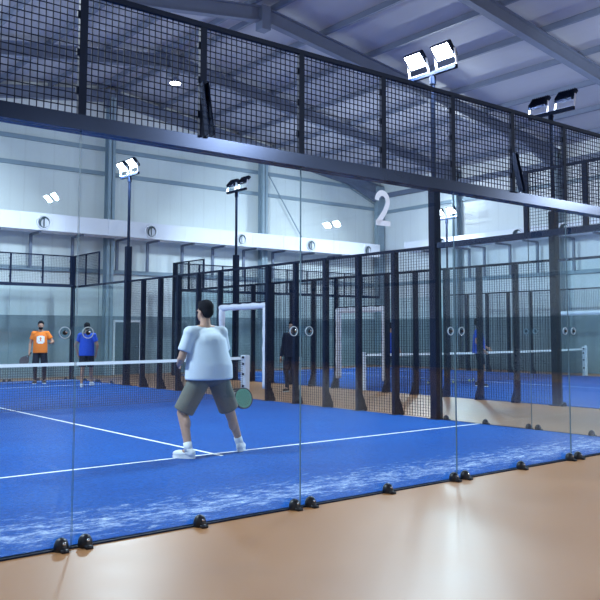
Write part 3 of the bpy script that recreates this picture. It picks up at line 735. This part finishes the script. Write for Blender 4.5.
    for sx in (1, -1):
        k = MB(); k.ell(hd+Rh @ V(sx*.031, -.083, .0), (.013*s, .008*s, .008*s), Rh, 10, 8); build('eye', k, EYE, smooth=True).parent = t
    k = MB(); k.ell(hd+Rh @ V(0, -.088, -.062), (.024*s, .010*s, .008*s), Rh, 12, 8); build('mouth', k, LIP, smooth=True).parent = t
    if beard:
        k = MB(); k.ell(hd+Rh @ V(0, -.042, -.078), (.062*s, .056*s, .050*s), Rh); k.ell(hd+Rh @ V(0, -.083, -.047), (.034*s, .016*s, .010*s), Rh); sculpt('beard', k, hair, t, .007, 2)
    if print_:
        bt = BVHTree.FromPolygons([v.co.copy() for v in sho.data.vertices], [tuple(p.vertices) for p in sho.data.polygons])
        nx, nz = 14, 14; vs = []; ok = True
        for j in range(nz+1):
            for i in range(nx+1):
                x = (-.105+.21*i/nx)*s; z = (1.14+.22*j/nz)*s; h = bt.ray_cast(Vector((x, -1, z)), Vector((0, 1, 0)))[0]
                vs.append((x, (h.y if h else -.15)-.004, z))
        fs = []
        for j in range(nz):
            for i in range(nx):
                fig = (i in (6, 7) and 5 <= j <= 11) or (5 <= i <= 8 and j in (8, 9)) or (j == 4 and 2 < i < 11)       # small dark figure printed on the white block
                cut = (j < 2 and (i < 2 or i > 11)) or (j > 12 and (i < 3 or i > 10))
                if not fig and not cut: fs.append((j*(nx+1)+i, j*(nx+1)+i+1, (j+1)*(nx+1)+i+1, (j+1)*(nx+1)+i))
        k = MB(); k.add(vs, fs); build('shirt_print', k, PRINT).parent = t
    return t
def racket(label, grip_end, tip, normal, face, s=1.):
    """padel racket: perforated-look solid face, rim, throat and wrapped grip"""
    a = Vector(grip_end); d = (Vector(tip)-a).normalized(); n = Vector(normal); n = (n-d*n.dot(d)).normalized(); u = d.cross(n)
    t = thing('padel_racket', label, 'racket', tuple(a))
    m = MB(); m.tube(a, a+d*.135, .017, .016, 12); m.lathe(a, d, [(0, -.002), (.021, -.002), (.021, .012), (.016, .016)], 12)
    build('grip', m, GRIP, t)
    c = a+d*.325
    def outl(rx, ry): return [(rx*math.cos(q)*(1-.10*max(0, -math.sin(q))), ry*math.sin(q)) for q in [2*PI*k/36 for k in range(36)]]
    m = MB(); m.prism(outl(.122, .13), c-n*.017, u, d, n*.034); 
    face_o = build('face', m, face, t)
    m = MB()
    for i in range(-3, 4):
        for j in range(-3, 4):
            if i*i+j*j < 11:
                q = c+u*i*.028+d*j*.028; m.tube(q-n*.0185, q+n*.0185, .0055, .0055, 8)
    build('holes', m, GRIP, face_o)
    m = MB(); o1 = outl(.132, .142); o2 = outl(.120, .128); N = len(o1)
    for k in range(N):
        k2 = (k+1) % N
        q = [c+u*p[0]+d*p[1]+n*z for z in (-.02, .02) for p in (o1[k], o1[k2], o2[k2], o2[k])]
        m.add(q, [(0, 1, 5, 4), (2, 3, 7, 6), (0, 3, 2, 1), (4, 5, 6, 7)])
    for sx in (-1, 1): m.bar(a+d*.13+u*sx*.008, a+d*.215+u*sx*.07, .022, .034, up=n)
    build('rim', m, RACKD, t)
    return t
def world(t, p):
    return Matrix.Translation(t.location) @ t.rotation_euler.to_matrix().to_4x4() @ Vector(p)

# the large man in white, seen from behind, astride the service line
pc = person('large dark-haired person in white t-shirt and grey shorts seen from behind, holding a green racket', (4.87, 2.95), PI, 1.92,
            [(.26, .02), (-.46, -.06)], [(.24, -.26, 1.02), (-.30, -.10, .80)], C_WHITE, C_OLIVE, SKIN, SHOEW, heavy=1.48, voxel=.0065, foot_yaw=(.5, -.75), socks=SHOEW,
            grip=(False, True), drop=.055, lean=(.055, 0), sleeve=.74, hem=.90, leg_cut=.62, head_yaw=.15, pole_e=((.6, 1, -.2), (-.7, .6, -.1)))
def held(t, s, w, d, ln=.16):
    pass
SC = 1.92/1.78
hw = world(pc, (-.30*SC, -.10*SC, .80*SC-.075))
racket('green padel racket in the right hand of the large man in white', hw+Vector((-.05, -.01, .04)), hw+Vector((.34, -.02, -.21)), (.05, -1, .15), GREEN)
# man in orange facing the viewer beyond the net
pa = person('bearded person in orange t-shirt and black shorts standing beyond the net, racket hanging', (8.37, 18.30), -.33, 1.83,
            [(.12, .0), (-.12, -.02)], [(.27, -.30, 1.15), (-.29, -.06, .90)], C_ORANGE, C_BLACK, SKIN2, SHOED, voxel=.007, beard=True, heavy=1.05,
            grip=(False, True), long_legs=C_BLACK, print_=True, leg_cut=.60, hem=.87)
SA = 1.83/1.78
hw = world(pa, (-.29*SA, -.06*SA, .90*SA-.075))
racket('dark padel racket hanging from the right hand of the man in orange', hw+Vector((.05, -.01, .06)), hw+Vector((-.28, -.10, -.30)), (-.3, -1, 0), RACKD)
# man in blue walking away
person('person in royal blue t-shirt and navy shorts walking beyond the net beside the corner post', (8.84, 16.05), 2.55, 1.76,
       [(.08, .20), (-.10, -.26, .0)], [(.235, .02, .90), (-.245, -.08, .90)], C_BLUE, C_BLACK, SKIN2, SHOEW, voxel=.009, heavy=1.12, foot_yaw=(.1, -.1), pole_e=((1, .5, 0), (-1, .5, 0)))
# people beyond the fences
person('person in dark tracksuit standing behind the mesh fence left of the middle glass joint', (12.0, 10.8), -1.0, 1.76,
       [(.10, .03), (-.10, -.06)], [(.26, -.10, .84), (-.26, -.12, .84)], C_NAVY, C_NAVY, SKIN, SHOED, voxel=.010, heavy=1.1, long_legs=C_NAVY, long_sleeves=True)
person('person in blue shirt on the neighbouring court, partly behind the post right of the numeral', (16.05, 11.45), 1.9, 1.76,
       [(.12, .05), (-.12, -.05)], [(.27, -.12, .90), (-.27, -.12, .90)], C_BLUE, C_NAVY, SKIN2, SHOED, voxel=.010)
person('person in blue shirt behind a fence post right of the tall pole', (17.02, 8.95), .6, 1.86,
       [(.13, .05), (-.13, -.05)], [(.27, -.20, 1.0), (-.27, -.16, .95)], C_BLUE, C_NAVY, SKIN2, SHOED, voxel=.010, heavy=1.1)
# balls on the neighbouring court
for (x, y), lab in (((16.86, 10.72), 'yellow ball on the blue turf just right of the tall pole\'s left edge'), ((17.57, 10.39), 'yellow ball on the blue turf behind the middle glass joint\'s plate'),
                    ((18.47, 10.54), 'yellow ball, left one of the close pair on the blue turf'), ((18.94, 10.80), 'yellow ball, right one of the close pair on the blue turf')):
    t = thing('padel_ball', lab, 'ball', (x, y, .012), 'padel balls on the neighbouring court')
    m = MB(); m.ell((x, y, .046), (.034,)*3, None, 18, 12); build('felt', m, BALL, t, True)
    m = MB()
    for k in range(24):
        f = lambda q: Vector((x, y, .046))+Vector((math.cos(q)*math.cos(.5*math.sin(2*q)), math.sin(q)*math.cos(.5*math.sin(2*q)), math.sin(.5*math.sin(2*q))))*.0342
        m.bar(f(2*PI*k/24), f(2*PI*(k+1)/24), .003, .003)
    build('seam', m, WHITE, t)

# ------------------------------------------------------------------ light, camera, look
w = bpy.data.worlds.new('World'); S.world = w; w.use_nodes = True
w.node_tree.nodes['Background'].inputs[0].default_value = (.35, .5, .8, 1); w.node_tree.nodes['Background'].inputs[1].default_value = .3
cam = bpy.data.cameras.new('camera'); co = bpy.data.objects.new('camera', cam); C.objects.link(co); S.camera = co
cam.sensor_width = 36; cam.lens = 805.1055*36/600; cam.shift_x = -37.8588/600; cam.shift_y = -30.7224/600; cam.clip_start = .05; cam.clip_end = 200
rt = Vector((0.76500623, -0.64401979, -0.00199382)); up = Vector((-0.04904747, -0.06134793, 0.99691062)); fw = Vector((0.64215248, 0.76254504, 0.07851909))
M = Matrix((rt, up, -fw)).transposed().to_4x4(); M.translation = Vector((-.2686, -5.5761, 1.4862)); co.matrix_world = M
vs = S.view_settings; vs.view_transform = 'Standard'; vs.look = 'None'; vs.gamma = 1; vs.use_curve_mapping = False; vs.exposure = 0.14
S.cycles.transparent_max_bounces = 48; S.cycles.max_bounces = 10; S.cycles.diffuse_bounces = 5; S.cycles.glossy_bounces = 5
S.cycles.use_denoising = True; S.cycles.sample_clamp_indirect = 8
